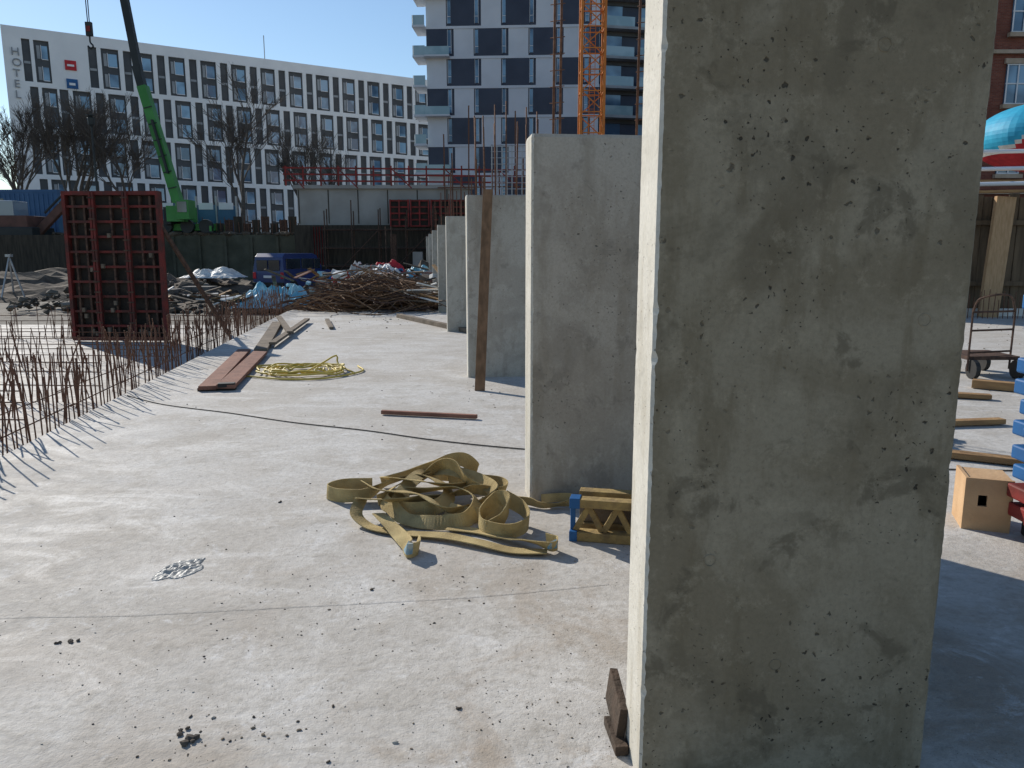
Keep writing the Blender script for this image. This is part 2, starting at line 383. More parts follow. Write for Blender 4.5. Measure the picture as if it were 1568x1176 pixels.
pts+= [(-2.7,10.6,.14),(-2.55,10.9,.22),(-2.5,10.8,.1),(-2.2,10.5,.02)]
p.tube(catmull(pts,3),.013,6)
p.tube(catmull([(-3.3,10.9,.03),(-3.6,11.3,.02),(-3.95,11.0,.02),(-3.9,10.4,.02),(-3.5,10.2,.02),(-3.0,10.0,.02),(-2.5,10.1,.02),(-2.15,10.7,.02),(-2.3,11.2,.02)],8),.013,6)
p.build('yellow_cable_coil',[M_hose],smooth=True)
p=MB(); p.beam((-1.38,7.85,.03),(-.36,7.62,.03),.05,.04,0); p.build('timber_batten',[M_redwood],bevel=.004)
p=MB(); cp=[(-4.6,8.9),(-3.9,8.35),(-3.0,7.9),(-2.2,7.45),(-1.4,7.1),(-.7,6.72),(.05,6.42),(.9,6.2),(2.2,5.9),(4.5,5.7)]
p.tube(catmull([(x,y,.008) for x,y in cp],8),.006,5); p.build('black_cable',[M_black],smooth=True)
p=MB(); p.beam((-.40,9.25,.0),(-.315,10.19,2.5),.125,.035,0); p.build('leaning_plank',[nmat('brown_plank',(.27,.15,.08),(.17,.095,.05),3,.85,.4,30,stretch=(6,6,1))],bevel=.003)
p=MB(); cp=[(-3.2,3.2),(-2.42,3.33),(-1.8,3.36),(-1.2,3.43),(-.6,3.5),(-.1,3.57),(.5,3.7)]
c=catmull([(x,y,0) for x,y in cp],16); L=[];Rr=[]
for i,q in enumerate(c):
    o=.010+.012*noise.noise(Vector((i*.35,0,0))); L.append((q.x,q.y+o,.0012)); Rr.append((q.x,q.y-o*.4,.0026))
p.add(L+Rr+[(a,b_-.012,.0008) for a,b_,_ in Rr],[(i,i+1,len(c)+i+1,len(c)+i) for i in range(len(c)-1)]+[(len(c)+i,len(c)+i+1,2*len(c)+i+1,2*len(c)+i) for i in range(len(c)-1)])
p.build('construction_joint_ridge',[M_slab],smooth=True)
def sheet(name,cx,cy,cz,w,d,h,mat,seed,nx=22):
    m=MB(); vs=[];fs=[]
    for i in range(nx+1):
        for j in range(nx+1):
            x=-1+2*i/nx; y=-1+2*j/nx
            e=(1-abs(x)**3)*(1-abs(y)**3)
            z=h*e*(.5+.9*abs(noise.noise(Vector((x*2.2+seed,y*2.2,0)))))+.12*h*noise.noise(Vector((x*8,y*8,seed)))
            vs.append((cx+x*w*(1+.2*noise.noise(Vector((y*2,seed,0)))),cy+y*d*(1+.2*noise.noise(Vector((x*2,seed,3)))),cz+z))
    for i in range(nx):
        for j in range(nx): a=i*(nx+1)+j; fs.append((a,a+1,a+nx+2,a+nx+1))
    m.add(vs,fs,0); return m.build(name,[mat])
p=MB(); nx=36; vs=[];fs=[]
for i in range(nx+1):
    for j in range(nx+1):
        x=-1+2*i/nx; y=-1+2*j/nx; rr=math.hypot(x,y); an=math.atan2(y,x)
        lim=.75+.3*noise.noise(Vector((math.cos(an)*1.5,math.sin(an)*1.5,4)))
        e=max(0,1-(rr/lim)**4) if rr<lim else 0
        z=-.003 if rr>=lim else .004+.026*e*abs(noise.noise(Vector((x*2.8,y*2.8,1))))+.012*e*noise.noise(Vector((x*7,y*7,2)))
        vs.append((-1.81+.13*x+.04*y,3.88+.21*y,z))
for i in range(nx):
    for j in range(nx): a=i*(nx+1)+j; fs.append((a,a+1,a+nx+2,a+nx+1))
p.add(vs,fs,0); p.build('crumpled_plastic_sheet',[nmat('dusty_plastic',(.50,.49,.45),(.34,.33,.30),22,.45,.3,60)])
# lifting straps ---------------------------------------------------
def ribbon(m,P,w=.085,th=.006,mi=0,n=10):
    c=catmull([Vector((p[0],p[1],p[2])) for p in P],n); A=[]
    for i in range(len(P)-1):
        for k in range(n):
            t=k/n; t=t*t*(3-2*t); A.append(P[i][3]*(1-t)+P[i+1][3]*t)
    A.append(P[-1][3]); vs=[]
    for i,q in enumerate(c):
        t=(c[min(i+1,len(c)-1)]-c[max(i-1,0)]).normalized()
        side=t.cross(Vector((0,0,1)))
        side=side.normalized() if side.length>.05 else Vector((1,0,0))
        up=side.cross(t); a=R(A[i]); wv=side*math.cos(a)+up*math.sin(a); nv=t.cross(wv)
        if q.z<abs(wv.z)*w/2+.006: q=Vector((q.x,q.y,abs(wv.z)*w/2+.006))
        for sx,sy in ((-1,-1),(1,-1),(1,1),(-1,1)): vs.append(q+wv*sx*w/2+nv*sy*th/2)
    k=len(c); fs=[(i*4+j,i*4+(j+1)%4,(i+1)*4+(j+1)%4,(i+1)*4+j) for i in range(k-1) for j in range(4)]
    fs+=[(3,2,1,0),tuple((k-1)*4+j for j in range(4))]
    m.add(vs,fs,mi)
st=MB()
ribbon(st,[(-1.0,5.22,.05,80),(-1.2,5.2,.05,85),(-1.29,5.08,.05,95),(-1.18,4.98,.05,85),(-1.0,5.0,.06,70),(-.85,5.08,.12,35),(-.66,5.12,.16,20),(-.5,5.02,.14,20),(-.42,4.85,.10,40),(-.5,4.7,.07,60),(-.68,4.68,.06,75),(-.84,4.8,.07,60),(-.8,4.98,.12,30),(-.6,5.2,.15,20)],w=.1)
ribbon(st,[(-.95,5.3,.05,60),(-.75,5.35,.1,50),(-.55,5.3,.17,70),(-.42,5.22,.24,95),(-.33,5.24,.23,95),(-.26,5.3,.13,80),(-.34,5.42,.07,80),(-.5,5.4,.08,60),(-.62,5.25,.13,30),(-.66,5.05,.17,15),(-.72,4.85,.13,20),(-.76,4.68,.05,15)],w=.1)
ribbon(st,[(-.98,4.72,.12,20),(-.86,4.62,.15,15),(-.74,4.66,.13,30),(-.6,4.78,.1,40),(-.45,4.9,.08,30),(-.25,4.98,.1,60),(-.1,4.92,.08,80),(-.05,4.78,.06,85),(-.14,4.6,.05,80),(-.3,4.62,.05,60),(-.42,4.72,.05,40)],w=.1)
ribbon(st,[(-.98,4.72,.12,200),(-.99,4.6,.06,190),(-.9,4.5,.02,185),(-.78,4.42,.02,180),(-.6,4.36,.02,180),(-.4,4.3,.03,175),(-.2,4.2,.03,180),(.0,4.1,.02,180),(.2,4.08,.02,185)],w=.08)
ribbon(st,[(-.84,4.55,.08,10),(-.74,4.4,.06,0),(-.66,4.25,.05,-20),(-.60,4.12,.05,-50),(-.585,4.03,.05,-80),(-.53,4.07,.04,-100),(-.55,4.18,.03,-110)],w=.085)
ribbon(st,[(-.14,4.36,.05,85),(-.06,4.4,.10,80),(-.02,4.5,.17,85),(-.09,4.6,.16,90),(-.2,4.5,.08,95),(-.16,4.36,.05,90),(.0,4.3,.06,80),(.1,4.42,.07,85),(.07,4.58,.1,85),(-.05,4.66,.15,80)],w=.10)
ribbon(st,[(-.4,4.46,.02,0),(-.2,4.4,.02,0),(-.02,4.26,.03,10),(.1,4.16,.05,30),(.22,4.08,.05,60),(.26,4.14,.05,90),(.2,4.2,.04,90)],w=.08)
ribbon(st,[(-.7,5.15,.08,40),(-.52,5.2,.20,60),(-.4,5.12,.22,80),(-.3,5.0,.14,70),(-.18,5.0,.08,50),(-.05,5.1,.05,70),(-.08,5.25,.05,85),(-.25,5.3,.06,80),(-.45,5.2,.08,60)],w=.1)
ribbon(st,[(-.9,5.2,.1,30),(-.78,5.0,.17,20),(-.62,4.88,.19,15),(-.45,4.92,.15,25),(-.3,5.08,.1,40),(-.15,5.2,.06,60)],w=.1)
ribbon(st,[(-1.02,5.1,.1,40),(-.88,4.9,.12,25),(-.74,4.78,.15,10),(-.58,4.72,.14,20),(-.42,4.6,.09,35),(-.25,4.75,.06,50),(-.12,4.85,.12,60),(-.22,5.05,.14,40),(-.42,5.15,.18,25),(-.6,5.3,.14,40)],w=.1)
ribbon(st,[(-.9,4.86,.06,70),(-.75,4.92,.1,50),(-.55,4.85,.14,30),(-.35,4.85,.15,25),(-.22,4.7,.1,50),(-.3,4.5,.05,70),(-.5,4.5,.04,40),(-.68,4.55,.05,20),(-.8,4.7,.1,30)],w=.1)
ribbon(st,[(-.2,5.0,.03,30),(0,4.95,.04,60),(.12,4.9,.04,80),(.2,4.85,.03,60),(.3,4.86,.03,40),(.42,4.88,.05,85),(.38,4.96,.05,90),(.2,4.96,.04,60)],w=.06)
ribbon(st,[(-.592,4.06,.064,-60),(-.584,4.01,.064,-80),(-.56,4.03,.06,-90)],w=.06,th=.014,mi=1)
ribbon(st,[(.21,4.07,.06,60),(.255,4.1,.06,80)],w=.05,th=.014,mi=1)
st.build('lifting_straps',[M_strap,nmat('blue_strap_label',(.10,.25,.36),(.42,.46,.42),25,.6)])
p=MB(); A=Vector((.36,4.33,0)); D=Vector((.95,-.20,0)).normalized(); Ln=1.25
def P(t,z,o=0): 
    q=A+D*t; return (q.x+D.y*-o,q.y+D.x*o,z)
p.beam(P(.0,.235),P(Ln,.235),.08,.05,0); p.beam(P(.0,.030),P(Ln,.030),.08,.055,0)
for k in range(7):
    t0=.0+k*.17; p.beam(P(t0+.02,.058),P(t0+.10,.209),.03,.035,0); p.beam(P(t0+.10,.209),P(t0+.18,.058),.026,.035,0)
p.beam(P(-.012,.235),P(.05,.235),.088,.062,1); p.beam(P(-.012,.03),P(.035,.03),.088,.064,1); p.beam(P(.005,.065),P(.005,.2),.03,.02,1)
A2=A+Vector((.06,.16,0))
for z in (.03,.235):
    q=A2; p.beam((q.x,q.y,z),(q.x+D.x*1.1,q.y+D.y*1.1,z),.08,.05,0)
p.beam((A2.x,A2.y,.132),(A2.x+D.x*1.1,A2.y+D.y*1.1,.132),.028,.15,2)
p.build('formwork_lattice_beam',[M_yelw,M_blue,M_woodgr],bevel=.003)
p=MB(); p.box((.378,2.50,.09),(.03,.24,.13),(4,6,2)); p.box((.366,2.42,.02),(.045,.18,.035),(0,0,6))
p.build('timber_offcuts',[nmat('dark_brown_board',(.09,.06,.042),(.05,.038,.027),8,.9,.5,40)],bevel=.003)
p=MB()
def crumb(cx,cy,sx,sy,n,r0,r1):
    for _ in range(n):
        x=random.gauss(cx,sx); y=random.gauss(cy,sy)
        if y<1.2 or (x>.36 and 2.1<y<2.7): continue
        r=(r0+(r1-r0)*random.random()**4)*.8; p.rock((x,y,r*.2),r,random.choice((0,0,1,2)),.5)
crumb(-1.0,2.45,.35,.12,110,.003,.016); crumb(-.9,2.9,.9,.5,280,.0015,.008); crumb(-.6,3.6,.5,.3,160,.002,.012)
crumb(-.3,2.5,.6,.35,450,.001,.006); crumb(.1,2.5,.2,.3,300,.001,.008); crumb(-1.5,3.8,.9,.5,160,.0015,.009); crumb(-2.0,2.9,.5,.5,230,.0015,.008)
crumb(-.5,5.2,1.5,1.0,180,.002,.011); crumb(-1.5,8,2.2,2,120,.003,.016); crumb(.1,4.0,.5,.5,220,.0015,.008)
crumb(-.35,9.2,.5,.4,60,.005,.02); crumb(-3.5,19,1.5,1.5,200,.01,.05)
for x,y,r in ((-1.13,2.42,.026),(-1.19,2.47,.02),(-.72,3.62,.014),(-1.95,3.1,.016),(-2.0,3.09,.014),(-.2,2.6,.012),(-1.6,5,.014)):
    for k in range(4): p.rock((x+random.gauss(0,r*.6),y+random.gauss(0,r*.5),r*.25),r*random.uniform(.4,.9),1,.6)
for _ in range(350):
    x=random.uniform(3,12); y=random.uniform(4,18); r=random.uniform(.004,.02); p.rock((x,y,r*.3),r,0)
p.build('concrete_debris',[M_crumb,M_crumb2,M_crumb3])
# ------------------------------------------------------------ right-hand side things
p=MB(); SX=.15
for k in range(7):
    z=.62+k*.125; off=.03*math.sin(k*1.9)+SX
    p.b2(2.86+off,4.0+SX,3.95,4.45,z,z+.09,0); p.b2(2.82+off,2.859+off,4.05,4.30,z+.02,z+.075,0); p.b2(2.93+SX,3.95+SX,3.99,4.41,z+.091,z+.124,1)
for k in range(4):
    z=.12+k*.12; p.b2(2.87+SX-.02*(k%2),4.0+SX,3.93,4.42,z,z+.085,0 if k>1 else 2); p.b2(2.82+SX,2.849+SX,4.02,4.2,z+.01,z+.075,0 if k>1 else 2)
p.b2(2.95+SX,4+SX,3.98,4.4,0,.118,1)
p.build('blue_crate_stack',[M_blue,M_black,M_redst],bevel=.012)
p=MB(); Mx=Matrix.Translation((2.80,4.5,0))@Matrix.Rotation(R(-20),4,'Z')
def holed(m,M,w,h,t,cx,cz,rw,rh,mi):
    m.b2(0,cx-rw,0,t,0,h,mi,M); m.b2(cx+rw,w,0,t,0,h,mi,M); m.b2(cx-rw,cx+rw,0,t,0,cz-rh,mi,M); m.b2(cx-rw,cx+rw,0,t,cz+rh,h,mi,M)
holed(p,Mx,.26,.33,.02,.10,.19,.025,.035,0); p.b2(0,.02,.021,.3,0,.33,0,Mx); p.b2(.02,.24,.021,.3,.30,.32,0,Mx); p.b2(.24,.26,.021,.3,0,.32,0,Mx); p.b2(.02,.24,.2,.22,0,.3,1,Mx)
p.build('plywood_crate',[nmat('light_plywood',(.58,.38,.21),(.48,.30,.16),4,.7,.2,30),M_black])
p=MB(); p.box((3.9,6.0,.04),(1.4,.12,.05),(0,0,-28)); p.box((4.3,7.3,.04),(1.2,.1,.05),(0,0,8)); p.box((5.2,8.8,.04),(.8,.12,.05),(0,0,-20)); p.box((6.2,9.2,.06),(.9,.14,.1),(0,0,-35))
p.build('timber_planks',[M_wood],bevel=.004)
p=MB()
for k in range(26): p.rock((3.85+random.gauss(0,.1),6.75+random.gauss(0,.1),.03+.05*random.random()),random.uniform(.03,.1),0)
p.build('dark_rubble_heap',[M_dark])
p=MB()
for z in (.35,.65,.9): p.tube([(6.2,10.2,z),(6.9,10.4,z)],.015,6)
for x,y in ((6.2,10.2),(6.9,10.4)): p.tube([(x,y,.1),(x,y,.95)],.015,6)
p.b2(6.2,6.9,10.2,10.9,.25,.3,0)
for x in (6.25,6.85):
    for y in (10.15,10.9): 
        p.tube([(x-.03,y,.13),(x+.03,y,.13)],.13,14,1)
p.tube(catmull([(6.2,10.2,.9),(6.1,9.9,1.1),(6.4,9.8,1.15),(6.9,10.4,.9)],6),.015,6)
p.build('site_trolley',[M_rustdk,M_black])
p=MB()
x=9.0
while x<26:
    p.b2(x,x+.22,20.6+random.uniform(0,.04),20.72,-.2,3.15+random.uniform(-.05,.08),0); x+=.235
for z in (.8,2.4): p.b2(9,26,20.5,20.59,z,z+.12,0)
p.b2(9,26,20.35,20.45,0.0,.2,1)
p.beam((12.55,20.0,0),(12.75,20.1,3.1),.5,.12,2,0)
for x in (10.5,15.2): p.beam((x,20.2,0),(x,20.3,3.05),.2,.12,2)
p.build('timber_hoarding',[nmat('brown_sheet_piles',(.10,.07,.045),(.17,.12,.075),2,.9,.5,12,stretch=(4,4,.5)),M_whitetarp,nmat('pale_timber_post',(.46,.30,.17),(.36,.23,.12),4,.8,.3,20,stretch=(6,6,1))])
p=MB()
for k in range(22):
    x=11+k*.13; p.tube([(x,19.6,0),(x+random.uniform(-.03,.03),19.6,random.uniform(.4,.75))],.012,4)
p.build('rebar_starter_bars',[M_rust])
p=MB()
for z,y in ((3.35,20.1),(3.8,20.9),(4.3,21.4)):
    p.tube([(9,y,z),(26,y,z+.35)],.055,8,0)
for x in (10,12.2,14.4,17): p.tube([(x,20.8,3.0),(x,20.8,4.5)],.04,6,0)
p.beam((9,21,3.55),(26,21,3.6),.3,.07,1); p.beam((9,19.9,3.15),(26,20.3,3.5),.3,.06,1)
p.build('scaffold_guard_rail',[M_tframe,M_wood],smooth=False)
p=MB(); C=Vector((20.9,31,6.15)); RR=2.45; nu,nv=64,28
for i in range(nu):
    for j in range(nv):
        q=[]
        for a,b_ in ((i,j),(i+1,j),(i+1,j+1),(i,j+1)):
            th=2*math.pi*a/nu; ph=math.pi*b_/nv
            rr=RR*(1-.03*abs(math.cos(th*3)))
            q.append(C+Vector((rr*math.sin(ph)*math.cos(th),rr*math.sin(ph)*math.sin(th),.55*rr*math.cos(ph))))
        mid=sum(q,Vector())/4-C; d=mid.x-.9*mid.z
        p.add(q,[(0,1,2,3)],0 if d<-1.65 else (3 if d<-1.4 else 1))
p.tube([(20.9,31,0),(20.9,31,5)],.2,8,2)
p.build('inflatable_canopy',[M_cyan,M_redcl,M_galv,M_whitetarp],smooth=True)
E=empty('brick_house'); p=MB(); p.b2(20,60,46,60,2.8,24,0); p.build('walls',[M_brick],parent=E)
p=MB(); q=MB(); gl=MB()
for fl in range(5):
    z=6.2+fl*3.9
    for k in range(12):
        x=22.2+k*3.1
        gl.b2(x,x+1.3,45.93,45.99,z,z+2.2,0)
        for zz in (z,z+1.1,z+2.14): q.b2(x,x+1.3,45.88,45.925,zz,zz+.07,0)
        for xx in (x,x+.62,x+1.22): q.b2(xx,xx+.08,45.86,45.875,z,z+2.2,0)
        p.b2(x-.15,x+1.45,45.7,45.98,z-.25,z-.02,0); p.b2(x-.15,x+1.45,45.82,45.98,z+2.22,z+2.5,0)
    p.b2(19.9,60,45.75,45.985,z-1.15,z-.95,0)
gl.build('windows',[M_glassb],parent=E); q.build('window_frames',[M_tframe],parent=E); p.build('stone_sills',[nmat('sandstone',(.45,.36,.28),(.35,.28,.2),2,.9)],parent=E)
p=MB(); p.b2(19.7,60.3,45.6,60.4,24.001,24.5,0); p.build('roof',[M_slot],parent=E)
# ------------------------------------------------------------ hotel
E=empty('hotel_building'); u=Vector((.848,.53,0)).normalized(); nn=Vector((u.y,-u.x,0))
HM=Matrix(((u.x,-nn.x,0,-63.7),(u.y,-nn.y,0,101),(0,0,1,0),(0,0,0,1)))
wl=MB(); wl.b2(0,62,.3,16,2.8,29.3,0,HM); wl.build('inner_walls',[M_slot],parent=E)
wh=MB(); gl=MB(); fr=MB(); sp=MB()
top=29.7; bay=4.15; rows=4; pitch=5.75
wh.b2(0,62,0,.299,top-1.35,top,0,HM)
wh.b2(-.25,-.002,0,16,2.8,top,0,HM)
wh.b2(0,62,0.302,15.9,top-.3,top-.05,0,HM)
for r_ in range(rows):
    z1=top-1.35-r_*pitch; z0=z1-pitch+.6
    wh.b2(0,62,0,.298,z0-.6,z0,0,HM)
    x=0; slots=[]
    off=0 if r_%2==0 else .9
    for k in range(15):
        b0=.9+k*bay+off*.5
        if k==1 and r_==0:
            continue
        if k==0: slots.append((b0+.9,b0+1.8,0)); slots.append((b0+2.2,b0+3.9,1)); continue
        slots.append((b0,b0+1.0,0)); slots.append((b0+1.5,b0+3.6,1))
    x=0
    for a,c_,kind in slots:
        wh.b2(x,a,.001,.297,z0,z1,0,HM); x=c_
        if kind:
            for f in range(2):
                zz=z0+.35+f*2.6
                gl.b2(a+.82,c_-.22,.2,.26,zz,zz+1.6,0,HM)
                fr.b2(a+.74,a+.81,.15,.25,zz-.05,zz+1.7,0,HM); fr.b2(a+.82,c_-.2,.15,.25,zz-.1,zz-.01,0,HM)
                sp.b2(a+.28,a+.66,.2,.26,zz,zz+1.6,0,HM)
        else:
            sp.b2(a+.1,c_-.1,.2,.26,z0+2.2,z0+2.5,0,HM)
    wh.b2(x,62,.001,.297,z0,z1,0,HM)
wh.b2(0,62,-1.2,.3,4.6,5.0,0,HM)
for k in range(22): wh.b2(k*2.9,k*2.9+.4,-.0,.25,2.8,4.59,0,HM)
gl.b2(0,62,.26,.295,2.8,4.59,0,HM)
wh.build('white_facade',[M_white],parent=E); gl.build('windows',[M_glassb],parent=E); fr.build('window_frames',[M_tframe],parent=E); sp.build('spandrels',[M_mid],parent=E)
sg=MB(); sg.b2(6.4,7.7,-.15,-.01,25.1,26.3,0,HM); sg.b2(6.4,7.7,-.15,-.01,22.8,24.0,1,HM)
sg.b2(6.65,7.45,-.2,-.152,25.55,25.8,2,HM); sg.b2(6.7,7.4,-.2,-.152,23.2,23.5,2,HM)
sg.build('hotel_logo_signs',[M_redcl,M_blue,M_white],parent=E)
for i,ch in enumerate('HOTEL'):
    cu=bpy.data.curves.new('letter','FONT'); cu.body=ch; cu.size=1.35; cu.extrude=.06
    o=bpy.data.objects.new('letter_'+ch,cu); sc.collection.objects.link(o); cu.materials.append(M_mid)
    z=26.2-i*1.3
    o.matrix_world=HM@Matrix.Translation((.55,-.12,z))@Matrix.Rotation(R(90),4,'X'); o.parent=E
rf=MB()
for k in range(6): rf.b2(6+k*9,7.5+k*9,4,6,top,top+.9,0,HM)
rf.beam(HM@Vector((33,3,top)),HM@Vector((33,3,top+4)),.1,.1,0); rf.build('roof_plant',[M_mid],parent=E)
# ------------------------------------------------------------ tower
E=empty('apartment_tower'); TM=Matrix.Translation((-9.3,87,0))@Matrix.Rotation(R(-3),4,'Z')
wl=MB(); wl.b2(0,18.7,.2,16,2.8,52,0,TM); wl.build('walls',[M_white],parent=E)
nv_=MB(); gl=MB(); fr=MB(); wb=MB(); M_twhite=nmat('tower_white_panel',(.62,.65,.70),(.56,.59,.64),.5,.6)
z=4.2; fl=0; HH=2.78
while z<50:
    x=.05; k=fl%2
    while x<18:
        a=2.15
        if k%2==0: nv_.b2(x-(.3 if x>1 else 0),min(x+a+.1,18.65),.0,.148,z,z+HH,0,TM)
        else: wb.b2(x,min(x+a,18.65),.05,.198,z,z+HH,0,TM)
        if x+a+.9<18.7:
            nv_.b2(x+a+.005,x+a+.80,.15,.199,z,z+HH,0,TM)
            gl.b2(x+a+.16,x+a+.50,.10,.149,z+.3,z+HH-.1,0,TM)
            for xx in (x+a+.11,x+a+.50): fr.b2(xx,xx+.04,.04,.148,z+.25,z+HH-.05,0,TM)
            fr.b2(x+a+.16,x+a+.50,.06,.099,z+.95,z+1.0,0,TM)
        x+=a+.81; k+=1
    wb.b2(-.05,18.75,-.02,.199,z+HH+.002,z+3.05,0,TM)
    z+=3.06; fl+=1
wb.build('white_bands',[M_twhite],parent=E); nv_.build('navy_panels',[M_navy],parent=E); gl.build('windows',[M_glassb],parent=E); fr.build('window_frames',[M_tframe],parent=E)
bl=MB()
z=4.0; fl=0
while z<50:
    bl.b2(-1.4,-.06,-.6,3,z,z+.22,0,TM); bl.b2(-1.38,-1.34,-.6,3,z+.221,z+1.2,1,TM); bl.b2(-1.3,-.06,-.58,-.54,z+.221,z+1.2,1,TM)
    if fl%2==0: bl.b2(-.059,2.6,-1.0,-.03,z,z+.15,0,TM); bl.b2(-.05,2.6,-.99,-.95,z+.151,z+1.0,1,TM)
    z+=3.06; fl+=1
bl.build('balconies',[M_twhite,M_balglass],parent=E)
w=MB(); T2=Matrix.Translation((9.6,87.5,0))@Matrix.Rotation(R(12),4,'Z'); w.b2(.0,16,.5,12,2.8,50,0,T2)
w.build('wing_walls',[M_navy],parent=E)
bl=MB(); z=4.0
while z<48:
    bl.b2(0,16,-.9,.49,z,z+.28,0,T2); 
    for k in range(4):
        bl.b2(.2+k*4,3.6+k*4,-.88,-.82,z+.281,z+1.25,1,T2); bl.b2(.6+k*4,2.6+k*4,.40,.49,z+.4,z+2.6,2,T2)
    bl.b2(0,16,.3,.48,z+2.61,z+3.05,3,T2)
    z+=3.06
bl.build('wing_balconies',[M_mid,M_balglass,M_glassb,M_slot],parent=E)
# ------------------------------------------------------------ tower crane mast
p=MB(); cx,cy,hw=6.0,60,.85; z=0
for sx in(-1,1):
    for sy in(-1,1): p.b2(cx+sx*hw-.09,cx+sx*hw+.09,cy+sy*hw-.09,cy+sy*hw+.09,0,44)
fl=0
while z<44:
    for (a,b_) in (((-1,-1),(1,-1)),((1,-1),(1,1)),((1,1),(-1,1)),((-1,1),(-1,-1))):
        A=(cx+a[0]*hw,cy+a[1]*hw); B=(cx+b_[0]*hw,cy+b_[1]*hw)
        p.beam((*A,z),(*B,z),.08,.08); 
        if fl%2: p.beam((*A,z),(*B,z+1.5),.07,.07)
        else: p.beam((*B,z),(*A,z+1.5),.07,.07)
    p.beam((cx-.2,cy-.2,z),(cx-.2,cy-.2,z+1.5),.04,.04); p.beam((cx+.2,cy-.2,z),(cx+.2,cy-.2,z+1.5),.04,.04)
    for k in range(5): p.beam((cx-.2,cy-.2,z+k*.3),(cx+.2,cy-.2,z+k*.3),.025,.025)
    z+=1.5; fl+=1
p.build('tower_crane_mast',[M_orange])
# ------------------------------------------------------------ green mobile crane
p=MB()
p.beam((-19.75,46,4.6),(-21.3,46,11.1),.50,.55,0); p.beam((-21.25,46,10.7),(-21.55,46,12.2),.42,.46,1)
p.beam((-21.4,46,11.4),(-22.9,46,23.5),.40,.36,1); p.beam((-20.05,45.62,6.2),(-20.75,45.62,9.2),.1,.22,1)
for k in range(6): 
    t=k/6; p.box((-19.9-1.3*t,45.70,5.4+5.4*t),(.52,.03,.06),(0,-13,0),1)
p.box((-19.7,46.3,3.9),(1.0,2.0,.9),mi=0); p.box((-19.0,45.2,4.1),(.75,1.0,1.1),mi=0); p.box((-19.0,44.68,4.25),(.55,.03,.6),mi=2)
p.box((-20.3,46.5,3.8),(.4,1.8,1.0),mi=1)
p.box((-19.4,47.2,3.15),(3.2,2.0,.4),mi=0)
for x in (-20.6,-19.3,-18.2): p.tube([(x,45.9,3.2),(x,46.2,3.2)],.4,16,1)
for x in (-21.1,-17.7): p.beam((x,45.4,3.2),(x,45.4,2.8),.12,.12,0); p.box((x,45.4,2.84),(.5,.5,.08),mi=1)
p.tube([(-24.2,46,24),(-24.15,46,14.6)],.03,5,1); p.tube([(-23.95,46,24),(-24.05,46,14.6)],.03,5,1)
p.beam((-22.9,46,23.5),(-24.2,46,24),.3,.3,1)
p.box((-24.1,46,14.2),(.34,.2,.75),mi=1); p.box((-24.1,45.88,14.2),(.24,.03,.3),mi=3); p.tube(catmull([(-24.1,46,13.8),(-24.1,46,13.5),(-23.95,46,13.3),(-24.1,46,13.15),(-24.25,46,13.3)],5),.05,6,1)
p.build('mobile_crane',[M_green,M_cblack,M_glass,M_redst],bevel=.03)
# ------------------------------------------------------------ trees
def tree(x,y,z,h,seed,levels=7,spread=.5,name='bare_tree'):
    random.seed(seed); m=MB()
    def grow(p,d,L,r,lv):
        d2=(d+Vector((random.gauss(0,.13),random.gauss(0,.13),random.gauss(0,.05)))).normalized()
        mid=p+d*L*.5; e=mid+d2*L*.5
        m.tube([p,mid,e],[r,r*.85,r*.68],5 if lv>4 else 3,0,cap=False)
        if lv==0: return
        nC=3 if lv>3 else random.choice((3,3,4))
        for k in range(nC):
            a=random.random()*6.28; s_=spread*random.uniform(.5,1.35)
            side=Vector((math.cos(a),math.sin(a),random.uniform(-.1,.25)))
            nd=(d2*(1 if k else 1.7)+side*s_*(1 if k else .4)).normalized(); nd.z+=.06
            st_=e if k<2 else p.lerp(e,random.uniform(.45,.9))
            grow(st_,nd.normalized(),L*(random.uniform(.74,.86) if k==0 else random.uniform(.6,.8)),max(r*(.68 if k==0 else random.uniform(.45,.62)),.013),lv-1)
    grow(Vector((x,y,z-.1)),Vector((0,0,1)),h*.22,h*.015,levels)
    return m.build(name,[M_bark])
tree(-26.4,76,2.8,19,3,7,.58); tree(-41.5,66,2.8,15,5); tree(-36.5,64,2.8,14.5,8,7,.58); tree(-31.5,64,2.8,13.5,12,7,.55); tree(-24,90,2.8,16,19)
tree(-46,72,2.8,14,21); tree(-39,70,2.8,15,31); tree(-19.5,84,2.8,14,41,6)
random.seed(11)
p=MB(); p.tube([(-26.6,50,2.8),(-26.6,50,9.6)],[.1,.06],8); p.tube([(-26.6,50,9.5),(-26.6,50,9.62),(-26.6,50,10.0),(-26.6,50,10.15)],[.08,.2,.22,.1],10); p.tube([(-26.6,50,10.15),(-26.6,50,10.2)],.28,10)
p.build('street_lamp',[M_cblack])
# ------------------------------------------------------------ mid-distance structures
p=MB(); p.b2(-60,2.5,46.0,46.99,-.29,2.7,0)
for k in range(40): p.b2(-59+k*1.55,-58.85+k*1.55,45.85,45.995,-.28,2.6,0)
p.build('retaining_wall',[M_retain])
p=MB(); p.b2(2.5,60,46.0,46.99,-.29,4.2,0); p.build('retaining_wall',[M_dark])
p=MB(); p.b2(-12.3,-2.4,44.6,44.95,-.28,5.25,0); p.b2(-12.5,-2.2,44.4,45.1,5.251,5.45,0)
for k in range(6): p.b2(-12.25+k*1.7,-12.2+k*1.7,44.57,44.598,3.3,5.2,1)
p.b2(-2.399,6,44.7,45.0,-.28,4.4,0); p.b2(-12.4,2,44.0,44.3,-.28,3.2,1)
p.build('concrete_core_wall',[M_conc,M_dark])
p=MB()
for z in (5.65,6.0,6.35): p.beam((-13.0,44.4,z+.05),(2.0,44.4,z-.1),.06,.09)
for k in range(16): p.b2(-12.9+k,-12.82+k,44.36,44.44,5.4,6.5)
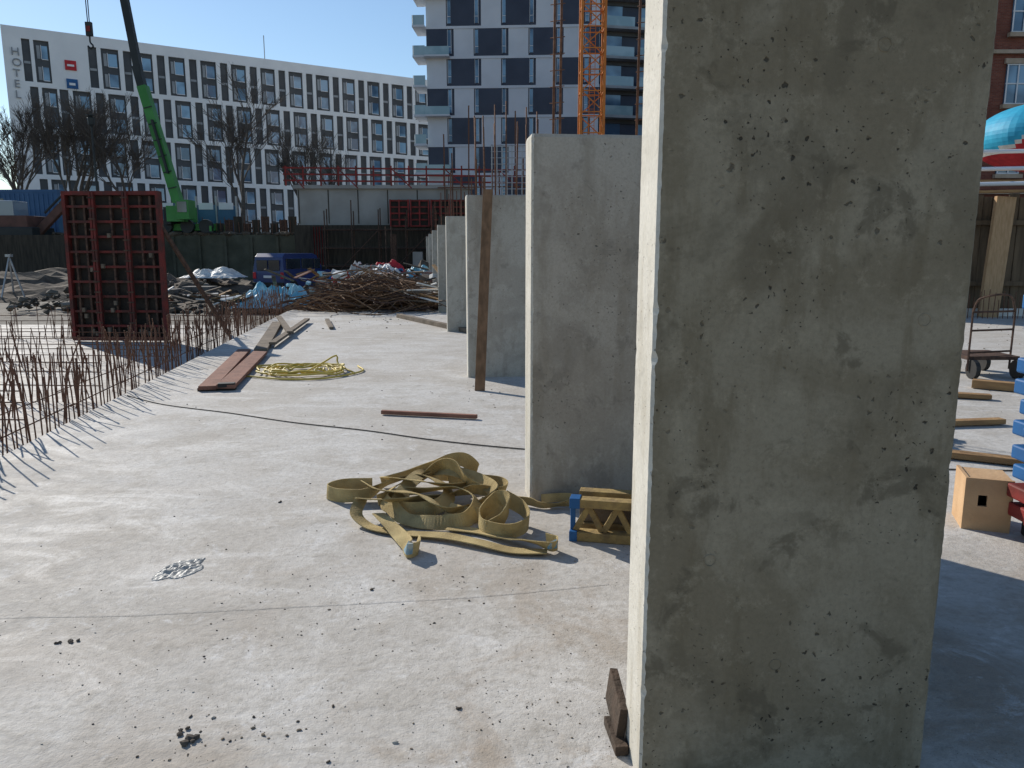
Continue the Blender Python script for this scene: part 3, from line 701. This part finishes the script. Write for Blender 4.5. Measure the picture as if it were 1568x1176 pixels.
for k in range(5): p.beam((-12.8+k*3,44.3,6.3),(-11.6+k*3,43.5,5.2),.05,.05)
p.build('red_edge_protection_rail',[M_redst])
p=MB()
for k in range(4):
    x=-6.9+k*1.15; 
    p.b2(x,x+1.1,43.9,43.98,3.1,4.6,1)
    for z in (3.1,3.45,3.8,4.15,4.5): p.b2(x,x+1.1,43.8,43.899,z,z+.08,0)
    for xx in (x,x+.5,x+1.02): p.b2(xx,xx+.08,43.7,43.799,3.1,4.6,0)
p.b2(-11.3,-10.6,43.6,43.8,-.2,3.1,0)
for k in range(5): p.b2(-11.28+k*.15,-11.2+k*.15,43.5,43.59,-.2,3.1,1)
p.build('red_formwork_panel',[M_redst,M_ply])
p=MB()
for x in (-10.4,-8.9,-7.4,-5.9,-4.4):
    for y in (42.9,43.5): p.tube([(x,y,-.2),(x,y,3.4+random.uniform(0,1.2))],.035,5)
for z in (.9,1.9,2.9):
    for y in (42.9,43.5): p.tube([(-10.6,y,z),(-4.2,y,z)],.03,5)
    p.b2(-10.5,-4.3,43.0,43.45,z+.05,z+.1,1)
p.tube([(-10.4,42.85,-.1),(-7.4,42.85,2.9)],.03,5); p.tube([(-7.4,42.85,-.1),(-4.4,42.85,2.9)],.03,5)
p.build('scaffold',[M_rustdk,M_dark])
p=MB(); p.b2(-6.4,-6.1,40.5,40.8,-.2,2.6,0); 
for dx in (0,.3):
    p.tube([(-6.6+dx,40.3,-.2),(-6.6+dx,40.3,3.0)],.03,5)
p.b2(-5.3,-4.8,41,41.4,-.2,1.7,1)
p.build('column_formwork',[M_rustdk,M_conc])
p=MB()
for k in range(8): p.tube([(-1.0+k*.25,39,4.4),(-1.0+k*.25,39,6.9)],.025,4)
for k in range(9): p.tube([(-1.05,39,4.5+k*.3),(.8,39,4.5+k*.3)],.02,4)
p.b2(-1.1,.9,38.9,39.1,-.2,4.4,1)
p.build('wire_mesh_cage',[M_galv,M_conc])
p=MB()
for k in range(14): 
    x=-3.6+k*.42; p.tube([(x,42,3.0),(x+random.uniform(-.05,.05),42,random.uniform(7.2,9.4) if k%3==0 else random.uniform(5.6,7.2))],.035,4)
p.tube([(-4,42,5.1),(2.5,42,5.2)],.03,4); p.b2(-4,2.6,42.0,42.4,-.2,3.6,1)
p.build('column_rebar_cage',[M_rust,M_dark])
p=MB()
p.b2(-36,-28.6,49,51.5,2.8,5.4,0)
for k in range(24): p.b2(-35.9+k*.3,-35.8+k*.3,48.95,48.995,2.9,5.3,0)
p.b2(-36,-28.6,48.97,51.5,5.401,5.55,0); p.b2(-33,-32,48.93,48.948,4,5,1)
p.build('blue_site_container',[nmat('faded_blue_steel',(.05,.12,.24),(.07,.15,.28),1,.6),M_glass])
p=MB()
for k in range(9): 
    p.b2(-28.4+k*1.25,-27.25+k*1.25,48.5,48.56,2.8,5.0-.06*k,0); p.b2(-27.24+k*1.25,-27.16+k*1.25,48.4,48.6,2.8,5.1,1)
    p.b2(-28.3+k*1.25,-27.4+k*1.25,48.45,48.495,4.3,4.7,2)
p.build('blue_hoarding_fence',[nmat('dusty_blue_panel',(.05,.13,.22),(.08,.17,.26),1,.7),M_galv,M_tframe])
p=MB()
p.beam((-27.6,45,2.8),(-25.6,45,4.7),.35,.45,0); p.beam((-25.6,45,4.7),(-24.4,45,3.6),.3,.35,0); p.box((-24.3,45,3.2),(.7,.8,.6),(0,20,0),0); p.beam((-27,44.8,3.9),(-25.9,44.8,4.9),.12,.12,1)
p.box((-29,45.2,3.2),(2.6,2.0,1.1),mi=0); p.box((-29.2,45.2,4.1),(1.2,1.4,1.0),mi=2); p.box((-29,45.2,2.85),(3.2,2.2,.5),mi=1)
p.build('excavator',[nmat('dusty_brown_paint',(.14,.07,.055),(.09,.05,.04),2,.7),M_cblack,M_glass],bevel=.04)
p=MB(); p.b2(-34,-21.5,44,45.9,-.28,2.65,0); p.build('earth_bank',[M_dark])
p=MB()
for k in range(3): 
    a=k*2.1; p.beam((-20.3,31,1.5),(-20.3+.5*math.cos(a),31+.5*math.sin(a),-.28),.05,.05,0)
p.box((-20.3,31,1.55),(.2,.2,.1)); p.build('survey_tripod',[M_galv])
p=MB()
for k in range(48):
    x=-22+k*.28
    if x>-12.6: break
    p.tube([(x,46.5,2.7),(x+random.uniform(-.05,.05),46.5,3.3+random.uniform(0,.6))],.02,4)
for k in range(260):
    x=random.uniform(-34,-12.6); p.rock((x,46.3+random.uniform(-.3,.3),2.75),random.uniform(.08,.35),1)
p.build('street_edge_railing',[M_rust,M_soil])
p=MB()
for k in range(10): p.b2(-17.9+k*.55,-17.4+k*.55,46.7,46.75,2.8,3.4+.2*(k%3),k%2)
p.build('street_edge_boards',[M_dark,M_rustdk])
# ------------------------------------------------------------ rubble zone
p=MB()
def mound(m,cx,cy,rx,ry,h,mi,seed,nx=26):
    vs=[];fs=[]
    for i in range(nx+1):
        for j in range(nx+1):
            x=-1+2*i/nx; y=-1+2*j/nx; r2=x*x+y*y
            z=h*max(0,1-r2)**.8*(.6+.9*abs(noise.noise(Vector((x*3+seed,y*3,seed)))))+.25*h*noise.noise(Vector((x*9,y*9,seed)))
            vs.append((cx+x*rx,cy+y*ry,-.28+max(z,0) if r2<1 else -.33))
    for i in range(nx):
        for j in range(nx): a=i*(nx+1)+j; fs.append((a,a+1,a+nx+2,a+nx+1))
    m.add(vs,fs,mi)
mound(p,-9.5,30,6,4.5,.3,0,1); mound(p,-5.0,29,3.5,5,1.15,0,4); mound(p,-15,36,4,5,.9,0,9); mound(p,-3.4,36,3.2,6,1.3,0,14); mound(p,-24,36,7,7,1.1,0,24)
for k in range(1900):
    x=random.uniform(-17,-1.8); y=random.uniform(24,39); r=.04+.24*random.random()**3
    if -13<x<-8 and y>33: continue
    hgt=.2 if (-13<x<-8) else .9
    p.rock((x,y,-.22+random.random()*hgt*max(0,1-abs(y-31)/9)),r,random.choice((0,0,1,2,2)))
p.build('rubble_pile',[M_soil,M_gravel,M_dark])
p=MB()
for k in range(520):
    a=random.gauss(0,.6); cx=random.gauss(-4.2,.95); cy=random.gauss(22.8,.7); z=.05+1.0*random.random()*math.exp(-((cx+4.1)**2)/1.6)
    L=random.uniform(.4,1.4); dx=math.cos(a)*L/1.2; dy=math.sin(a)*L/1.2
    bend=random.uniform(-.45,.6)
    pts=catmull([(cx-dx,cy-dy,max(z+random.uniform(-.2,.1),.02)),(cx,cy+bend*.4,max(.02,z+bend*.5)),(cx+dx,cy+dy,max(z+random.uniform(-.25,.1),.02))],4)
    p.tube(pts,random.uniform(.01,.018),4,random.choice((0,0,1)))
p.build('rebar_offcut_heap',[nmat('rusty_offcuts',(.15,.08,.045),(.26,.16,.09),10,.9),M_rustdk])
p=MB()
for k in range(60):
    x=random.uniform(-3.4,-1.9); y=random.uniform(21.5,28); a=random.uniform(-60,60); L=random.uniform(.8,2.4)
    p.box((x,y,.06+random.random()*.6),(L,.10,.035),(random.uniform(-12,12),random.uniform(-14,14),a),random.choice((0,0,0,1,2)))
for k in range(260):
    x=random.uniform(-13,-2.2); y=random.uniform(24,34); L=random.uniform(.4,2.0)
    if x<-8.2 and y>30: continue
    p.box((x,y,.0+random.random()*(.2 if x<-8.2 else 1.0)),(L*(.6 if x<-8.2 else 1),.12,.04),(random.uniform(-20,20),random.uniform(-25,25),random.uniform(0,180)),random.choice((0,0,1,2,3,3,4)))
p.build('scrap_timber',[M_woodgr,M_wood,M_whitetarp,M_dark,M_redwood])
# mixed site clutter: bags, drums, insulation boards
p=MB()
for k in range(60):
    x=random.uniform(-7.8,-2.2); y=random.uniform(26,34); z=.3+random.random()*.7
    p.box((x,y,z),(random.uniform(.15,.6),random.uniform(.1,.4),random.uniform(.05,.3)),(random.uniform(-25,25),random.uniform(-25,25),random.uniform(0,180)),random.choice((0,0,1,2,3,4)))
for k in range(8):
    x=random.uniform(-7.5,-2.5); y=random.uniform(26,33); p.tube([(x,y,.5),(x+random.uniform(-.5,.5),y+.1,.55+random.random()*.3)],.1,10,random.choice((1,2,0)))
p.build('mixed_site_waste',[M_whitetarp,M_blue,M_redcl,M_conc,M_bluetarp],bevel=.01)
sheet('blue_tarpaulin',-8.2,25.6,-.1,.95,1.0,.8,M_bluetarp,2); sheet('blue_tarpaulin',-7.1,25.0,-.1,.6,.6,.7,M_bluetarp,6)
sheet('white_plastic_sheet',-13.6,35,.55,1.2,1,.45,M_whitetarp,5); sheet('white_plastic_sheet',-5.0,30.5,.85,.5,.8,.4,M_whitetarp,11)
sheet('white_plastic_sheet',-3.1,25.2,.1,.5,.6,.3,M_whitetarp,15)
sheet('red_plastic_sheet',-5.4,33,.8,.8,.6,.55,M_redcl,8); sheet('blue_tarpaulin',-4.0,33,.6,.7,.6,.6,M_bluetarp,18); sheet('white_plastic_sheet',-6.7,33.2,.6,.4,.5,.7,M_whitetarp,28)
sheet('red_plastic_sheet',-7.0,32,.6,.4,.4,.35,M_redcl,38); sheet('blue_tarpaulin',-5.9,29,.6,.5,.5,.45,M_bluetarp,48)
p=MB()
for (x,y,n_) in ((-14.5,31,3),(-12.9,31.5,2),(-13.4,29.3,2),(-11.9,29,1),(-15.6,33,4)):
    p.box((x,y,-.15),(1.2,.9,.12),mi=1)
    for k in range(n_):
        for j in range(3): p.box((x-.4+j*.4,y+random.uniform(-.03,.03),.02+k*.19),(.37,.85,.17),(0,0,random.uniform(-4,4)),0)
p.build('block_pallets',[nmat('dusty_blocks',(.17,.16,.145),(.11,.10,.09),3,.9),M_woodgr],bevel=.01)
p=MB()
for k in range(5):
    x=-6.6+.28*k; p.tube([(x,32,.4),(x,32,.4+.75)],.13,10,0); p.tube([(x,32,1.15),(x,32,1.2)],.08,8,1)
p.build('gas_cylinders',[M_galv,M_black],smooth=False)
# ------------------------------------------------------------ van
E=Matrix.Translation((-10.25,36.2,-.2))@Matrix.Rotation(R(-18),4,'Z')@Matrix.Scale(.95,4)
prof=[(-2.1,.35),(-2.15,.8),(-2.05,1.05),(-1.3,1.2),(-.75,1.85),(-.4,1.93),(1.9,1.93),(2.12,1.75),(2.2,1.0),(2.2,.35)]
p=MB()
def ring_(w,inset): return [E@Vector((w*(1-(.12 if z>1.1 else 0)),-x,z)) for x,z in prof]
Lf=ring_(-.86,0); Rt=ring_(.86,0); k=len(prof)
p.add(Lf+Rt,[(i,(i+1)%k,k+(i+1)%k,k+i) for i in range(k)]+[tuple(range(k))[::-1],tuple(range(k,2*k))],0)
p.b2(-.62,-.03,-2.215,-2.18,1.12,1.62,1,E); p.b2(.03,.62,-2.215,-2.18,1.12,1.62,1,E)
for s_ in (-1,1):
    p.b2(s_*.76-.08,s_*.76+.08,-2.24,-2.19,.75,1.05,3,E)
    for (a,b_) in ((-1.9,-.75),(-.6,.35),(.45,1.0)): p.b2(s_*.79-.03,s_*.79+.03,a,b_,1.2,1.68,1,E)
    for yy in (-1.45,1.35):
        p.tube([E@Vector((s_*.70,yy,.33)),E@Vector((s_*.885,yy,.33))],.33,18,2); p.tube([E@Vector((s_*.87,yy,.33)),E@Vector((s_*.895,yy,.33))],.18,12,4)
    p.b2(s_*.98-.1,s_*.98+.1,1.0,1.12,1.1,1.3,2,E)
p.b2(-.85,.85,-2.3,-2.2,.38,.58,2,E); p.b2(-.26,.26,-2.235,-2.2,.78,.9,4,E)
p.build('parked_van',[M_vblue,nmat('dark_van_glass',(.015,.02,.03),(.03,.04,.05),1,.1,spec=.6),M_black,M_redcl,M_tframe],bevel=.05,seg=2)
# ------------------------------------------------------------ light, sky, camera
el=R(30); az=R(-43)
sd=Vector((math.sin(az)*math.cos(el),math.cos(az)*math.cos(el),math.sin(el)))
su=bpy.data.lights.new('sun','SUN'); su.energy=5.0; su.angle=R(.53); su.color=(1,.94,.85)
so=bpy.data.objects.new('sun',su); sc.collection.objects.link(so); so.rotation_euler=(-sd).to_track_quat('-Z','Y').to_euler()
w=bpy.data.worlds.new('World'); sc.world=w; w.use_nodes=True; nt=w.node_tree
sky=nt.nodes.new('ShaderNodeTexSky'); sky.sky_type='NISHITA'; sky.sun_disc=False; sky.sun_elevation=el; sky.sun_rotation=az%(2*math.pi)
sky.air_density=1.15; sky.dust_density=.1; sky.ozone_density=3.2
nt.links.new(sky.outputs[0],nt.nodes['Background'].inputs[0]); nt.nodes['Background'].inputs[1].default_value=.12
cam=bpy.data.cameras.new('camera'); co=bpy.data.objects.new('camera',cam); sc.collection.objects.link(co); sc.camera=co
cam.sensor_width=36; cam.lens=26.63; cam.clip_end=4000; cam.clip_start=.05
co.location=(0,0,1.7); co.rotation_euler=(R(90-9.9),0,0)
sc.view_settings.view_transform='Standard'; sc.view_settings.look='None'; sc.view_settings.exposure=0
